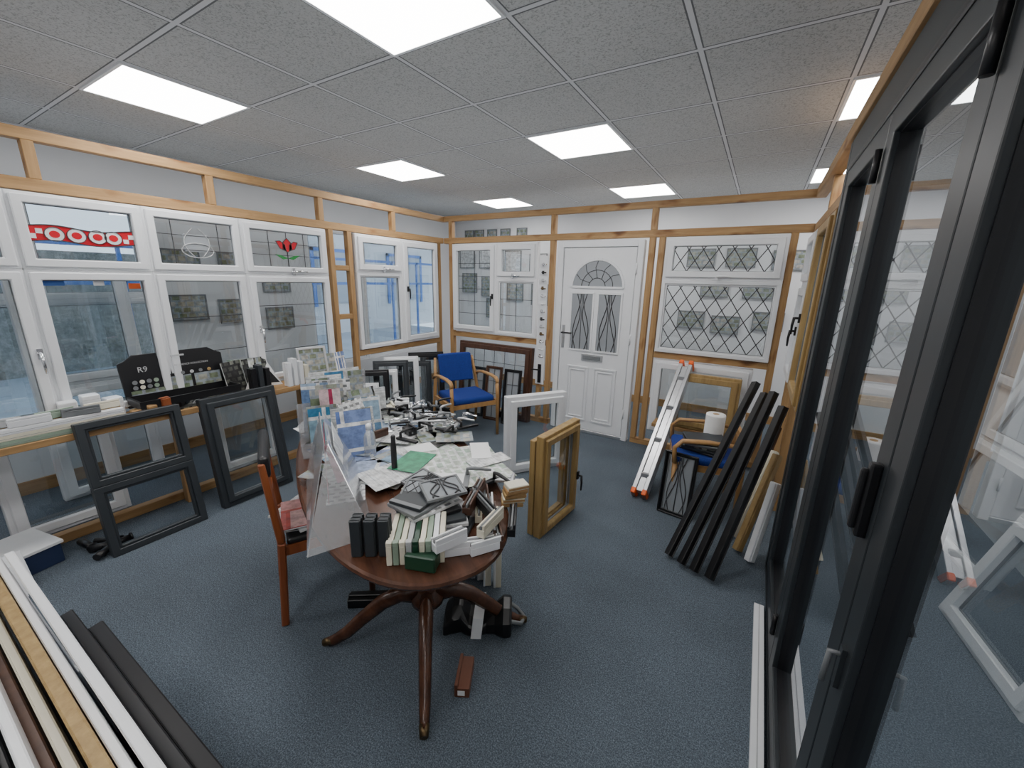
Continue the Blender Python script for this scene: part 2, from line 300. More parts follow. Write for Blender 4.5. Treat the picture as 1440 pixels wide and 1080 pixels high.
def decor(root,kind,r,y):
    x0,x1,z0,z1=r; w,h=x1-x0,z1-z0; cx,cz=(x0+x1)/2,(z0+z1)/2; b=MB()
    if kind=='diamond':
        dx,dz=.062,.095; n=40
        if w<.2: dx,dz=.02,.03
        for i in range(-n,n):
            for s in(1,-1):
                p=(x0+i*dx*2, z0); q=(p[0]+s*dx*60,z0+dz*60)
                c=clipseg(p,q,r)
                if c: seglead(b,*c,y,.008 if w>.2 else .003)
    elif kind.startswith('grid'):
        nx,nz=int(kind[4]),int(kind[5])
        for i in range(1,nx): seglead(b,(x0+w*i/nx,z0),(x0+w*i/nx,z1),y,.005)
        for i in range(1,nz): seglead(b,(x0,z0+h*i/nz),(x1,z0+h*i/nz),y,.005)
    elif kind=='redband':
        n=24; wav=[(x0+w*i/n,cz-.01+.010*math.sin(i/n*6.2832*1.2)) for i in range(n+1)]
        for (a,c),(d,g_) in zip(wav,wav[1:]):
            b.poly([(a,c-.040),(d,g_-.040),(d,g_+.040),(a,c+.040)],y-.002,y,'red')
            for s in(-.042,.042): seglead(b,(a,c+s),(d,g_+s),y-.004,.005)
        for a in(.22,.42,.62,.78):
            b.poly(ell(x0+w*a,cz-.008,.040,.038),y-.005,y-.002,'palewhite'); b.poly(ell(x0+w*a,cz-.008,.022,.020),y-.007,y-.005,'red')
            pp=ell(x0+w*a,cz-.008,.041,.039)
            for i in range(16): seglead(b,pp[i],pp[(i+1)%16],y-.006,.003)
        for sx in(0,.88):
            for i in range(2):
                for j in range(2):
                    if (i+j)%2==0: xx=x0+w*sx+.028*i; zz=cz-.036+.028*j; b.box(xx,xx+.026,y-.006,y-.002,zz,zz+.026,'palewhite')
    elif kind=='tulip':
        for i in(1,2,3): seglead(b,(x0+w*i/4,z0),(x0+w*i/4,z1),y,.004)
        for i in(1,2): seglead(b,(x0,z0+h*i/3),(x1,z0+h*i/3),y,.004)
        pet=[[(-.012,-.02),(-.065,.0),(-.095,.055),(-.06,.06),(-.02,.03)],[(.012,-.02),(.065,.0),(.095,.055),(.06,.06),(.02,.03)],[(0,-.03),(-.04,.0),(-.034,.05),(0,.085),(.034,.05),(.04,0)]]
        for p in pet:
            pp=[(cx+a,cz+.01+c) for a,c in p]; b.poly(pp,y-.005,y-.002,'red')
            for i in range(len(pp)): seglead(b,pp[i],pp[(i+1)%len(pp)],y-.006,.004)
        for s in(-1,1):
            pp=[(cx+a*s,cz-.02+c) for a,c in((0,-.05),(.045,-.06),(.11,-.02),(.06,-.025))]; b.poly(pp,y-.005,y-.002,'leafg')
        seglead(b,(cx,cz-.02),(cx,z0),y,.006)
    elif kind=='knot':
        for i in(1,2): seglead(b,(x0,z0+h*i/3),(x1,z0+h*i/3),y,.004)
        for s in(-1,1):
            seglead(b,(cx+s*w*.3,z0),(cx+s*w*.3,z1),y,.004)
            b.tube([(cx+s*(.02+.06*math.sin(i/10*3.1416)),y-.003,cz-.10+.20*i/10) for i in range(11)],.003,'lgrey',6)
            b.tube([(cx+s*(.10*math.sin(i/10*3.1416)),y-.003,cz-.05+.05*math.cos(i/10*3.1416)) for i in range(11)],.003,'lgrey',6)
        b.quad(cx-.08,cx+.08,cz-.06,cz+.06,y,'frost')
    elif kind=='swirl':
        for s in(-1,1):
            for ph in(0,1.4):
                b.tube([(cx+s*(w*.22+w*.16*math.sin(i/16*5+ph)),y-.003,z0+h*i/16) for i in range(17)],.003 if w<.2 else .004,'lead',6)
        b.tube([(cx,y-.003,z0),(cx,y-.003,z1)],.003,'lead',6)
    return b.obj('leadwork',root)
def window(name,W,Hh,loc,rot,cells,k='white',depth=.07,b=.035,gk='glass',sk=None,**kw):
    root=empty(name,loc,rot,**kw); fr=MB(); sk=sk or k
    for c in cells:
        x0,x1,z0,z1=c['r']; fr.ring(x0,x1,z0,z1,b,0,depth,k)
    fr.obj('frame',root,bevel=.004)
    for c in cells:
        x0,x1,z0,z1=c['r']; x0+=b;x1-=b;z0+=b;z1-=b
        if c.get('open'):
            s=c.get('sw',.045); MB().ring(x0-.010,x1+.010,z0-.010,z1+.010,s+.010,-.018,.03,sk).obj('sash',root,bevel=.005)
            x0+=s;x1-=s;z0+=s;z1-=s
        else:
            MB().ring(x0,x1,z0,z1,.014,.012,.05,k).obj('glazing_bead',root,bevel=.003); x0+=.014;x1-=.014;z0+=.014;z1-=.014
        if c.get('g',1):
            MB().quad(x0-.004,x1+.004,z0-.004,z1+.004,.024,c.get('gk',gk)).obj('pane',root)
            MB().ring(x0-.004,x1+.004,z0-.004,z1+.004,.008,.014,.026,'grey').obj('glazing_gasket',root)
        if c.get('d'): decor(root,c['d'],(x0,x1,z0,z1),.018)
        if c.get('h'):
            hx,hz,vt,kk=c['h']; handle(root,hx,-.018,hz,vt,kk)
    return root
rL=(0,0,R(90)); rB=(0,0,0); rR=(0,0,R(-90))
XF=XL+.02
def left_win(n,y0,y1,z0,z1,cells,**kw): return window('window_%d'%n,y1-y0,z1-z0,(XF,y0,z0),rL,cells,**ST,**kw)
def twocell(W,H_,tz,d1,d2,hh,**e):
    return [dict(r=(0,W,tz,H_),open=1,d=d1,h=hh[0],sw=.034),dict(r=(0,W,0,tz),open=1,d=d2,h=hh[1],sw=.034)]
left_win(1,.04,.60,.78,2.08,twocell(.56,1.30,.89,None,None,(None,(.535,.42,True,'chrome'))),b=.024)
w2=left_win(2,.60,1.17,.78,2.08,twocell(.57,1.30,.89,'redband',None,(None,None)),b=.024)
left_win(3,1.17,1.76,.78,2.08,twocell(.59,1.30,.89,'knot','grid13',(None,None)),b=.024)
left_win(4,1.76,2.50,.78,2.08,twocell(.74,1.30,.89,'tulip','grid14',((.38,.915,False,'chrome'),(.05,.45,True,'chrome'))),b=.03)
for xx,zz,kk,ww in((.10,.80,'bluep',.10),(.47,.78,'orange',.06),(.30,.80,'palewhite',.05)):
    MB().box(xx-ww/2,xx+ww/2,.020,.022,zz,zz+.035,kk).obj('window_sticker',w2)
left_win(5,2.82,4.04,.92,2.08,[dict(r=(0,.61,.79,1.16),open=1,h=(.33,.825,False,'chrome')),dict(r=(0,.61,0,.79),open=0),dict(r=(.61,1.22,0,1.16),open=1,h=(.67,.62,True,'black'))])
window('window_6',1.20,1.06,(-3.39,YB-.02,1.02),rB,[dict(r=(0,.66,0,1.06),open=1,d='grid26',h=(.62,.45,True,'black')),dict(r=(.66,1.2,.66,1.06),open=1,h=(.9,.69,False,'chrome')),dict(r=(.66,1.2,0,.66),d='grid23')],**ST)
window('window_7',.97,1.07,(-.84,YB-.02,1.01),rB,[dict(r=(0,.97,.69,1.07),open=1,d='diamond',h=(.47,.725,False,'white')),dict(r=(0,.97,0,.69),open=0,d='diamond')],**ST)
window('window_8',.86,.74,(-.83,YB-.02,.19),rB,[dict(r=(0,.86,0,.74),open=1)],**ST)
window('window_9',.64,1.1,(XR-.02,4.09,.96),rR,[dict(r=(0,.62,.72,1.1),open=1),dict(r=(0,.62,0,.72),open=1,h=(.58,.4,True,'black'))],**ST)
window('window_10',.62,1.1,(XR-.02,3.40,.96),rR,[dict(r=(0,.62,0,1.1),open=1,h=(.04,.5,True,'black'))],k='oak',**ST)
window('window_11',1.35,1.67,(XW0-.02,.15,.55),rL,[dict(r=(0,.68,.9,1.67),b=.05),dict(r=(.68,1.35,.9,1.67)),dict(r=(0,1.35,0,.9))],**ST)
window('window_12',2.35,1.67,(XW0-.02,3.0,.55),rL,[dict(r=(0,.8,0,1.67)),dict(r=(.8,1.6,0,1.67)),dict(r=(1.6,2.35,0,1.67))],**ST)
# ---------------------------------------------------------------- door_1
D=empty('door_1',(-1.935,YB-.02,0),**ST)
DW,DH=.90,2.07
f=MB(); f.box(0,.06,0,.08,0,DH,'white'); f.box(DW-.06,DW,0,.08,0,DH,'white'); f.box(.06,DW-.06,0,.08,DH-.06,DH,'white'); f.box(.06,DW-.06,0,.08,0,.035,'alu'); f.obj('frame',D,bevel=.004)
leaf=MB().box(.066,DW-.066,.012,.055,.037,DH-.066,'white').obj('door_leaf',D,bevel=.003)
MB().ring(.060,DW-.060,.036,DH-.060,.006,.03,.05,'grey').obj('seal',D)
mo=MB()
for x0,x1,z0,z1 in((.17,.42,.14,.76),(.48,.73,.14,.76)):
    mo.ring(x0,x1,z0,z1,.018,.000,.014,'white'); mo.ring(x0+.035,x1-.035,z0+.035,z1-.035,.014,.002,.014,'white')
for x0,x1 in((.165,.435),(.465,.735)): mo.ring(x0,x1,.93,1.56,.020,.0,.014,'white')
cx=.45; zc=1.61; ra=.28
arc=[(cx+ra*math.cos(math.pi*i/20),zc+ra*math.sin(math.pi*i/20)) for i in range(21)]
for a,b2 in zip(arc,arc[1:]): mo.beam((a[0],.007,a[1]),(b2[0],.007,b2[1]),.024,.014,'white',up=(0,1,0))
mo.beam((arc[0][0],.007,zc),(arc[-1][0],.007,zc),.024,.014,'white',up=(0,1,0))
mo.obj('panel_moulding',leaf,bevel=.002)
g=MB(); g.poly([(cx+(ra-.008)*math.cos(math.pi*i/20),zc+(ra-.008)*math.sin(math.pi*i/20)) for i in range(21)],.008,.011,'frost'); g.obj('arched_pane',leaf)
g=MB()
for rr in(.09,.17): g.tube([(cx+rr*math.cos(math.pi*i/16),.006,zc+.005+rr*math.sin(math.pi*i/16)) for i in range(17)],.0035,'lead',6)
for i in range(1,6):
    a=math.pi*i/6; g.tube([(cx+.09*math.cos(a),.006,zc+.09*math.sin(a)),(cx+.2*math.cos(a+.12),.006,zc+.2*math.sin(a+.12)),(cx+.265*math.cos(a),.006,zc+.265*math.sin(a))],.003,'lead',6)
g.obj('leadwork',leaf)
for x0,x1 in((.183,.417),(.483,.717)):
    MB().box(x0,x1,.008,.011,.948,1.542,'frost').obj('pane',leaf); decor(leaf,'swirl',(x0,x1,.948,1.542),.007)
MB().box(.33,.57,.0,.013,.83,.90,'alu').box(.35,.55,-.004,.002,.845,.885,'grey').obj('letterbox',leaf,bevel=.003)
h=MB(); h.box(.085,.115,.0,.013,.95,1.20,'alu'); h.tube([(.1,0,1.12),(.1,-.045,1.12),(.22,-.05,1.12)],.009,'black',8); h.obj('handle',leaf,bevel=.002)
for z in(.3,1.1,1.8): MB().tube([(DW-.055,-.006,z-.05),(DW-.055,-.006,z+.05)],.009,'white',8).obj('hinge',D)
# ---------------------------------------------------------------- bifold doors
B=empty('door_2',(.26,2.70,0),rR,**ST)
TL=2.6
f=MB(); f.box(0,.06,0,.09,.0,2.34,'anth'); f.box(TL,TL+.06,0,.09,0,2.34,'anth'); f.box(.06,TL,0,.09,2.22,2.34,'anth'); f.box(.06,TL,-.003,.02,2.20,2.225,'black')
f.obj('frame',B,bevel=.004)
f=MB(); f.box(.06,TL,0,.09,0,.025,'anth'); f.box(.45,TL,-.055,-.010,0,.020,'white'); f.box(.45,TL,-.034,-.030,.020,.0215,'lgrey')
f.obj('threshold_track',B,bevel=.001)
def bleaf(x0,x1):
    e=empty('door_leaf',(x0,0,0)); e.parent=B; w=x1-x0
    MB().ring(0,w,.03,2.21,.088,.004,.078,'anth').obj('leaf_frame',e,bevel=.004,seg=2)
    MB().quad(.084,w-.084,.114,2.126,.038,'glassb').obj('pane',e)
    MB().ring(.084,w-.084,.114,2.126,.008,.02,.046,'black').obj('gasket',e)
    for z in(.25,2.05):
        MB().tube([(w+.0,-.008,z-.05),(w+.0,-.008,z+.05)],.010,'black',10).obj('hinge',e)
    return e
l1=bleaf(.065,.86); l2=bleaf(.865,1.68); l3=bleaf(1.685,2.595)
h=MB(); h.box(.665,.691,-.016,.006,1.15,1.32,'black'); h.box(.670,.686,-.028,-.014,1.165,1.305,'black')
h.obj('handle',l2,loc=(.10,0,0),bevel=.005,seg=2,label='black moulded pull handle')
h=MB(); h.box(.035,.055,-.005,.01,.83,.93,'anth2'); h.tube([(.045,0,.91),(.045,-.022,.91),(.045,-.024,.83)],.006,'grey',8); h.obj('handle',l3,label='grey lever handle')
# ---------------------------------------------------------------- outside
MB().box(-14,-4.76,-6,12,-.25,-.2,'asphalt').obj('asphalt_yard',**ST)
MB().box(-11.4,-11,-8,5,-.2,2.0,'hedge').obj('hedge',kind='stuff',label='long bare grey green hedge beyond the yard',category='hedge')
ob=MB().box(-12.5,-12,4,22,-.2,5,'render')
for i in range(5): ob.box(-12.0,-11.95,5+3*i,6.6+3*i,.8,2.4,'asphalt').box(-11.97,-11.93,4.9+3*i,5.0+3*i,.7,2.5,'blueout').box(-11.97,-11.93,6.6+3*i,6.7+3*i,.7,2.5,'blueout').box(-11.97,-11.93,4.9+3*i,6.7+3*i,2.4,2.5,'blueout')
ob.obj('neighbouring_building',label='pale rendered building with blue window frames across the yard',category='building')
g=MB()
for zz in(1.5,1.95): g.box(-7.02,-6.98,-1,9,zz,zz+.05,'blueout')
for i in range(14): g.box(-7.02,-6.98,-1+i*.75,-.96+i*.75,-.2,2.0,'blueout')
g.obj('railing',label='blue painted steel railing outside the windows',category='railing')
# ---------------------------------------------------------------- armchair
def bluechair(loc,rot,label):
    e=empty('armchair',loc,(0,0,rot),label=label,category='chair')
    MB().box(-.24,.24,-.24,.22,.38,.45,'bluefab').obj('seat',e,bevel=.03,seg=4)
    bk=MB(); n=8; vs=[]
    for i in range(n+1):
        x=-.20+.40*i/n; c=.03*(1-(2*i/n-1)**2)
        for z,dy in((.53,.20),(.84,.28)): vs+= [(x,dy+c-.0,z),(x,dy+c+.045,z)]
    fs=[]
    for i in range(n):
        o=i*4; p=o+4; fs+=[(o,p,p+2,o+2),(o+1,o+3,p+3,p+1),(o+2,p+2,p+3,o+3),(o,o+1,p+1,p)]
    fs+=[(0,2,3,1),(n*4,n*4+1,n*4+3,n*4+2)]
    bk.add(vs,fs,'bluefab',False); bk.obj('backrest',e,bevel=.018,seg=3)
    for s in(-1,1):
        x=s*.265
        MB().tube([(x,-.26,0),(x,-.25,.45),(x,-.24,.58)],[.017,.02,.02],'beech',8).obj('leg',e)
        MB().tube([(x,.30,0),(x,.24,.40),(x*.92,.27,.60),(x*.85,.32,.80)],[.016,.02,.02,.016],'beech',8).obj('leg',e)
        MB().tube([(x,-.24,.565),(x,-.245,.61),(x,-.21,.635),(x,-.1,.645),(x,.1,.64),(x,.22,.62),(x,.275,.58)],[.02,.022,.024,.024,.024,.02,.018],'beech',10,.7).obj('armrest',e)
        MB().beam((x,-.25,.37),(x,.25,.37),.022,.05,'beech').obj('side_rail',e)
    MB().beam((-.265,-.235,.365),(.265,-.235,.365),.022,.045,'beech').obj('front_rail',e)
    MB().beam((-.265,.235,.365),(.265,.235,.365),.022,.045,'beech').obj('rear_rail',e)
    return e
bluechair((-2.66,3.46,0),R(62),'beech armchair with royal blue fabric seat and backrest')
e=empty('side_chair',(-.21,3.26,0),(0,0,R(-78)),label='low wooden chair with blue seat, loaded with samples and paper roll',category='chair')
MB().box(-.24,.24,-.23,.22,.39,.455,'bluefab').obj('seat',e,bevel=.03,seg=4)
for s in(-1,1):
    MB().tube([(s*.23,-.22,0),(s*.23,-.21,.39)],[.015,.02],'beech',8).obj('leg',e)
    MB().tube([(s*.21,.23,0),(s*.21,.23,.4),(s*.20,.235,.60)],[.015,.02,.015],'beech',8).obj('leg',e)
    MB().beam((s*.23,-.21,.375),(s*.23,.22,.375),.022,.05,'beech').obj('side_rail',e)
    MB().tube([(s*.245,-.22,.40),(s*.255,-.23,.52),(s*.25,-.18,.575),(s*.245,.0,.585),(s*.22,.22,.57)],[.018,.018,.02,.02,.016],'beech',8,.8).obj('armrest',e)
MB().beam((-.23,-.22,.375),(.23,-.22,.375),.022,.05,'beech').obj('front_rail',e)
MB().beam((-.20,.235,.585),(.20,.235,.585),.03,.05,'beech').obj('back_rail',e)
for i in range(6):
    MB().box(-.14,.14,-.10,.10,0,.016,['black','anth2','cv_dark','grey','black','anth2'][i]).obj('sample_folder',loc=(-.22+.012*(i%2),3.20,.457+i*.017),rot=(0,0,R(-15+7*i)),bevel=.003,label='flat dark sample folder stacked on the blue chair',category='folder',group='dark folders on the chair')
kr=empty('kitchen_roll',(-.17,3.37,.456),label='white kitchen paper roll standing on the blue chair',category='paper roll')
MB().lathe([(.022,0),(.068,0),(.070,.01),(.070,.235),(.068,.245),(.022,.245)],'tissue',28).obj('paper',kr)
MB().lathe([(.023,.0),(.023,.247),(.019,.247)],'cardb',16).obj('core',kr)
# ---------------------------------------------------------------- brown wooden chair
e=empty('dining_chair',(-1.85,1.15,0),(0,0,R(152)),label='orange-brown wooden chair with dark padded seat tucked at the table',category='chair')
MB().box(-.20,.20,-.20,.18,.42,.455,'black').obj('seat',e,bevel=.015,seg=3)
for s in(-1,1):
    MB().tube([(s*.19,-.19,0),(s*.195,-.19,.42)],[.015,.02],'teak',8).obj('leg',e)
    MB().beam((s*.2,.23,0),(s*.2,.20,.45),.045,.034,'teak').beam((s*.2,.20,.45),(s*.19,.235,.86),.04,.03,'teak').obj('leg',e,bevel=.006)
    MB().beam((s*.195,-.18,.40),(s*.195,.19,.40),.02,.05,'teak').obj('side_rail',e)
MB().beam((-.19,-.19,.40),(.19,-.19,.40),.02,.05,'teak').obj('front_rail',e); MB().beam((-.19,.205,.40),(.19,.205,.40),.02,.05,'teak').obj('rear_rail',e)
MB().box(-.205,.205,.205,.250,.78,.89,'black').obj('backrest',e,bevel=.02,seg=3)
MB().beam((-.19,.222,.6),(.19,.222,.6),.018,.04,'teak').obj('back_rail',e)
for i,(dx,dy,a,kk,lb) in enumerate([(0,0,50,'cv_dark','dark printed'),(.03,.02,75,'paper','plain white'),(-.05,.03,20,'cv_mix','white printed'),(.02,-.02,60,'cv_red','red and white')]):
    MB().box(-.10,.10,-.14,.14,0,.006,'paper').box(-.10,.10,-.14,.14,.006,.010,kk).obj('brochure',loc=(-1.88+dx,1.07+dy,.456+.0105*i),rot=(0,0,R(a)),label=lb+' brochure lying on the chair seat',category='brochure',group='brochures on the chair seat')
# ---------------------------------------------------------------- pedestal table
TCx,TCy=-1.59,1.39; TA=R(149.3)
T=empty('pedestal_table',(TCx,TCy,0),(0,0,TA),label='long oval mahogany pedestal table covered in samples and brochures',category='table')
def oval(a,b,n=64,e=2.3):
    o=[]
    for i in range(n):
        t=2*math.pi*i/n; c,s=math.cos(t),math.sin(t); o.append((a*math.copysign(abs(c)**(2/e),c),b*math.copysign(abs(s)**(2/e),s)))
    return o
A_,B_=1.04,.44
tt=MB(); n=64
for (sc,z0),(sc2,z1) in zip([(-.03,.722),(-.004,.726),(0,.735),(-.003,.745)],[(-.004,.726),(0,.735),(-.003,.745),(-.012,.75)]):
    p=oval(A_+sc,B_+sc);q=oval(A_+sc2,B_+sc2); tt.add([(a,b,z0) for a,b in p]+[(a,b,z1) for a,b in q],[(i,(i+1)%n,n+(i+1)%n,n+i) for i in range(n)],'mahog',True)
p=oval(A_-.012,B_-.012); tt.add([(a,b,.75) for a,b in p],[tuple(range(n))],'mahog'); p=oval(A_-.03,B_-.03); tt.add([(a,b,.722) for a,b in p],[tuple(range(n))[::-1]],'mahog')
tt.obj('table_top',T)
ap=MB(); p=oval(A_-.10,B_-.08); ap.add([(a,b,.722) for a,b in p]+[(a,b,.66) for a,b in p],[(i,n+i,n+(i+1)%n,(i+1)%n) for i in range(n)],'mahog',True); ap.obj('apron',T)
for px in(-.49,.49):
    pe=empty('pedestal',(px,-.05,0)); pe.parent=T
    MB().lathe([(.05,.19),(.075,.2),(.08,.235),(.05,.26),(.035,.29),(.05,.33),(.062,.38),(.055,.44),(.038,.50),(.034,.56),(.05,.6),(.06,.62),(.045,.64),(.07,.665),(.09,.70),(.09,.722)],'mahog',24).obj('column',pe)
    for k in range(4):
        a=R(71+90*k); d=(math.cos(a),math.sin(a))
        prof=[(.04,.235),(.12,.25),(.20,.215),(.29,.14),(.37,.065),(.43,.03),(.455,.022)]
        lg=MB(); lg.tube([(d[0]*r,d[1]*r,z) for r,z in prof],[.034,.032,.030,.027,.024,.020,.018],'mahog',8,1.3); lg.obj('leg',pe)
        MB().tube([(d[0]*.44,d[1]*.44,.030),(d[0]*.48,d[1]*.48,.02)],[.021,.016],'brass',8).obj('brass_foot_cap',pe)
# ---------------------------------------------------------------- left worktop
MB().box(-3.535,-3.27,-1.5,2.54,.72,.76,'pine_y').obj('worktop',bevel=.003,label='long narrow timber worktop shelf under the display windows',category='shelf')
ZT=.761
cs=empty('presentation_case',(-3.40,1.20,ZT),(0,0,R(90)),label='open black presentation case with product samples and printed lid',category='sample case')
MB().ring(-.30,.30,-.11,.11,.012,0,.05,'black').obj('tray',cs,loc=(0,-.0,.05),rot=(R(90),0,0))
MB().box(-.29,.29,-.10,.10,0,.008,'cv_dark').obj('tray_base',cs)
MB().poly([(-.30,0),(.30,0),(.305,.30),(.27,.315),(.22,.35),(-.22,.35),(-.27,.315),(-.305,.30)],0,.02,'black').obj('lid',cs,loc=(0,.10,.02),rot=(R(-6),0,0),bevel=.004)
MB().box(-.04,.04,-.001,.001,-.006,.006,'lgrey').obj('carry_handle',cs,loc=(0,.064,.345),rot=(R(-6),0,0),bevel=.004)
for x0,x1,z0,z1 in((.10,.27,.06,.16),(-.05,.08,.06,.16),(-.27,-.07,.02,.10),(-.05,.27,-.01,.04)):
    MB().box(x0,x1,-.002,0,z0,z1,'cv_photo').obj('printed_photo',cs,loc=(0,.098,.03),rot=(R(-6),0,0))
for i in range(8): MB().lathe([(.014,0),(.014,.002)],['grey','cream','grey','sage'][i%4],14).obj('colour_swatch',cs,loc=(-.25+.038*(i%4),.082-.004*(i//4),.155+.038*(i//4)),rot=(R(84),0,0))
for i in range(4): MB().lathe([(.012,0),(.012,.002)],['grey','lgrey','grey','oak'][i],14).obj('colour_swatch',cs,loc=(.02+.055*i,.076,.215),rot=(R(84),0,0))
def text(s,size,par,loc,rot,k,name='lettering',ext=.0006):
    cu=bpy.data.curves.new(name,'FONT'); cu.body=s; cu.size=size; cu.extrude=ext; cu.align_x='CENTER'; cu.align_y='CENTER'
    o=bpy.data.objects.new(name,cu); C.objects.link(o); dg=bpy.context.evaluated_depsgraph_get(); me=bpy.data.meshes.new_from_object(o.evaluated_get(dg)); bpy.data.objects.remove(o)
    me.materials.clear(); me.materials.append(M[k]); o=bpy.data.objects.new(name,me); C.objects.link(o); o.parent=par; o.location=loc; o.rotation_euler=rot; return o
text('R9',.05,cs,(-.20,.070,.275),(R(84),0,0),'lgrey'); text('RESIDENCE COLLECTION',.018,cs,(.08,.070,.275),(R(84),0,0),'lgrey')
for i in range(12):
    MB().box(-.022,.022,-.02,.02,0,.03+.012*(i%3),['white','lgrey','grey','sage','black','anth2','cv_grey','black','cream','lgrey','oak','grey'][i]).box(-.023,.023,-.004,.004,.01,.02,'grey').obj('profile_offcut',cs,loc=(-.26+.047*i,-.05+.045*(i%2),.01),rot=(0,0,R(10*i)),bevel=.003)
for i in range(6):
    MB().box(-.02,.02,-.42,.42,0,.03,['sage','cream','white','cream','sage','oak'][i]).box(-.021,.021,-.42,.42,.010,.014,'grey').obj('profile_strip',loc=(-3.30+(-.05*(i//3)),.40,ZT+.031*(i%3)),rot=(0,0,0),bevel=.003,label=['sage green','cream','white','pale cream','soft green','golden oak'][i]+' profile strip lying along the worktop edge',category='profile sample',group='long profile strips on the worktop')
for i,(yy,hh,kk) in enumerate([(.88,.05,'pine'),(.955,.07,'pine'),(1.03,.10,'teak'),(.90,.04,'oak')]):
    MB().box(-.025,.025,-.025,.025,0,hh,kk).box(-.012,.012,-.026,.026,hh,hh+.006,kk).obj('wood_block',loc=(-3.30 if i<3 else -3.38,yy,ZT),rot=(0,0,R(6*i)),bevel=.003,label='short timber profile block at the worktop edge',category='wood sample',group='wood blocks on the worktop')
for i,(yy,hh,ww) in enumerate([(.62,.15,.04),(.72,.17,.04),(.82,.13,.04)]):
    MB().box(-ww,ww,-.04,.04,0,hh,'white').box(-ww-.001,ww+.001,-.041,.041,hh-.03,hh-.022,'lgrey').obj('white_box',loc=(-3.46,yy,ZT),rot=(0,0,R(5*i-6)),bevel=.004,label='small white cardboard box on the worktop',category='box',group='white boxes on the worktop')
for i in range(8):
    kk=['white','cream','grey','lgrey','white','sage','grey','cream'][i]
    b=MB(); b.box(-.08,.08,-.018,.018,0,.035,kk).box(-.08,.08,-.018,-.010,.035,.05,kk).box(-.081,.081,-.005,.010,.010,.025,'grey'); b.obj('profile_offcut',loc=(-3.30-.045*(i%2),.04+.10*i,ZT+.094),rot=(0,0,R(80+9*(i%3))),bevel=.003,label={'cream':'cream','grey':'grey','sage':'sage green'}.get(kk,'pale')+' window profile offcut resting on the strips',category='profile sample',group='profile offcuts on the worktop strips')
for i in range(2):
    s=MB(); s.tube([(0,-.16,.02),(0,-.1,.06),(0,.02,.085),(0,.12,.06),(0,.17,.02)],[.015,.03,.035,.03,.015],['grey','lgrey'][i],10,.6); s.obj('moulded_sample',loc=(-3.42-.055*i,.18+.09*i,ZT+.094-.09*i),rot=(0,0,R(-6*i)),label=['mid grey','pale grey'][i]+' curved moulded sample resting on the worktop',category='sample')
MB().box(-.10,.10,-.002,.002,0,.16,'cv_grey').box(-.10,.10,.002,.16,0,.004,'lgrey').obj('colour_card',loc=(-3.40,-.04,ZT+.15),rot=(R(-15),0,R(80)),label='folded grey colour card standing on the strips',category='card')
def book(w,h,t,k,loc,rot,label,grp=None,cat='brochure',name='brochure'):
    b=MB(); b.box(-w/2,w/2,0,t*.12,0,h,k); b.box(-w/2+.002,w/2-.002,t*.12,t*.88,.002,h-.002,'paper'); b.box(-w/2,w/2,t*.88,t,0,h,k)
    kw=dict(label=label,category=cat)
    if grp: kw['group']=grp
    return b.obj(name,loc=loc,rot=rot,**kw)
for i,(yy,kk,a,w_) in enumerate([(1.60,'cv_pale',62,.18),(1.66,'cv_photo',80,.20),(1.72,'cv_dark',96,.2),(1.55,'cv_dark',108,.16)]):
    book(w_,.25,.012,kk,(-3.47+.012*i,yy,ZT),(R(-12),0,R(a)),'open printed brochure standing on the worktop','brochures on the worktop')
def triangle_card(y,x,k1,k2):
    e=MB(); e.poly([(-.09,0),(.09,0),(.0,.20)],0,.004,k1).poly([(-.04,.03),(.07,.02),(.0,.14)],-.002,0,k2); e.obj('folded_leaflet',loc=(x,y,ZT),rot=(R(-10),0,R(75)),label='white pointed leaflet with printed triangle standing on the worktop',category='leaflet')
triangle_card(1.66,-3.38,'paper','leafg'); triangle_card(1.80,-3.44,'paper','black')
for i,(yy,kk,hh) in enumerate([(1.60,'black',.20),(1.65,'anth2',.22),(1.70,'black',.19),(1.88,'white',.20),(1.93,'white',.23),(1.98,'white',.20),(2.03,'cream',.16)]):
    b=MB(); b.box(-.035,.035,-.018,.018,0,hh,kk); b.box(-.035,-.02,-.021,.021,0,hh,kk); b.box(.01,.02,-.021,.021,0,hh,kk)
    b.obj('profile_corner_sample',loc=(-3.31,yy,ZT),rot=(0,0,R(3*(i%3)-3)),bevel=.002,label=('white' if kk in('white','cream') else 'dark grey')+' upright window profile corner sample on the worktop',category='profile sample',group='corner samples on the worktop')
pf=empty('picture_frame',(-3.42,2.20,ZT),(R(-12),0,R(78)),label='silver framed photo of white windows leaning on the worktop',category='picture frame')
MB().ring(-.13,.13,0,.28,.022,0,.015,'alu').obj('frame',pf,bevel=.003); MB().box(-.115,.115,.008,.012,.015,.265,'cv_photo').obj('picture',pf)
for i in range(4): book(.10,.2,.01,['cv_photo','paper','cv_mix','cv_blue'][i],(-3.40,2.36+.04*i,ZT),(R(-12),0,R(84+3*i)),'small leaflet standing on the worktop','leaflets on the worktop')
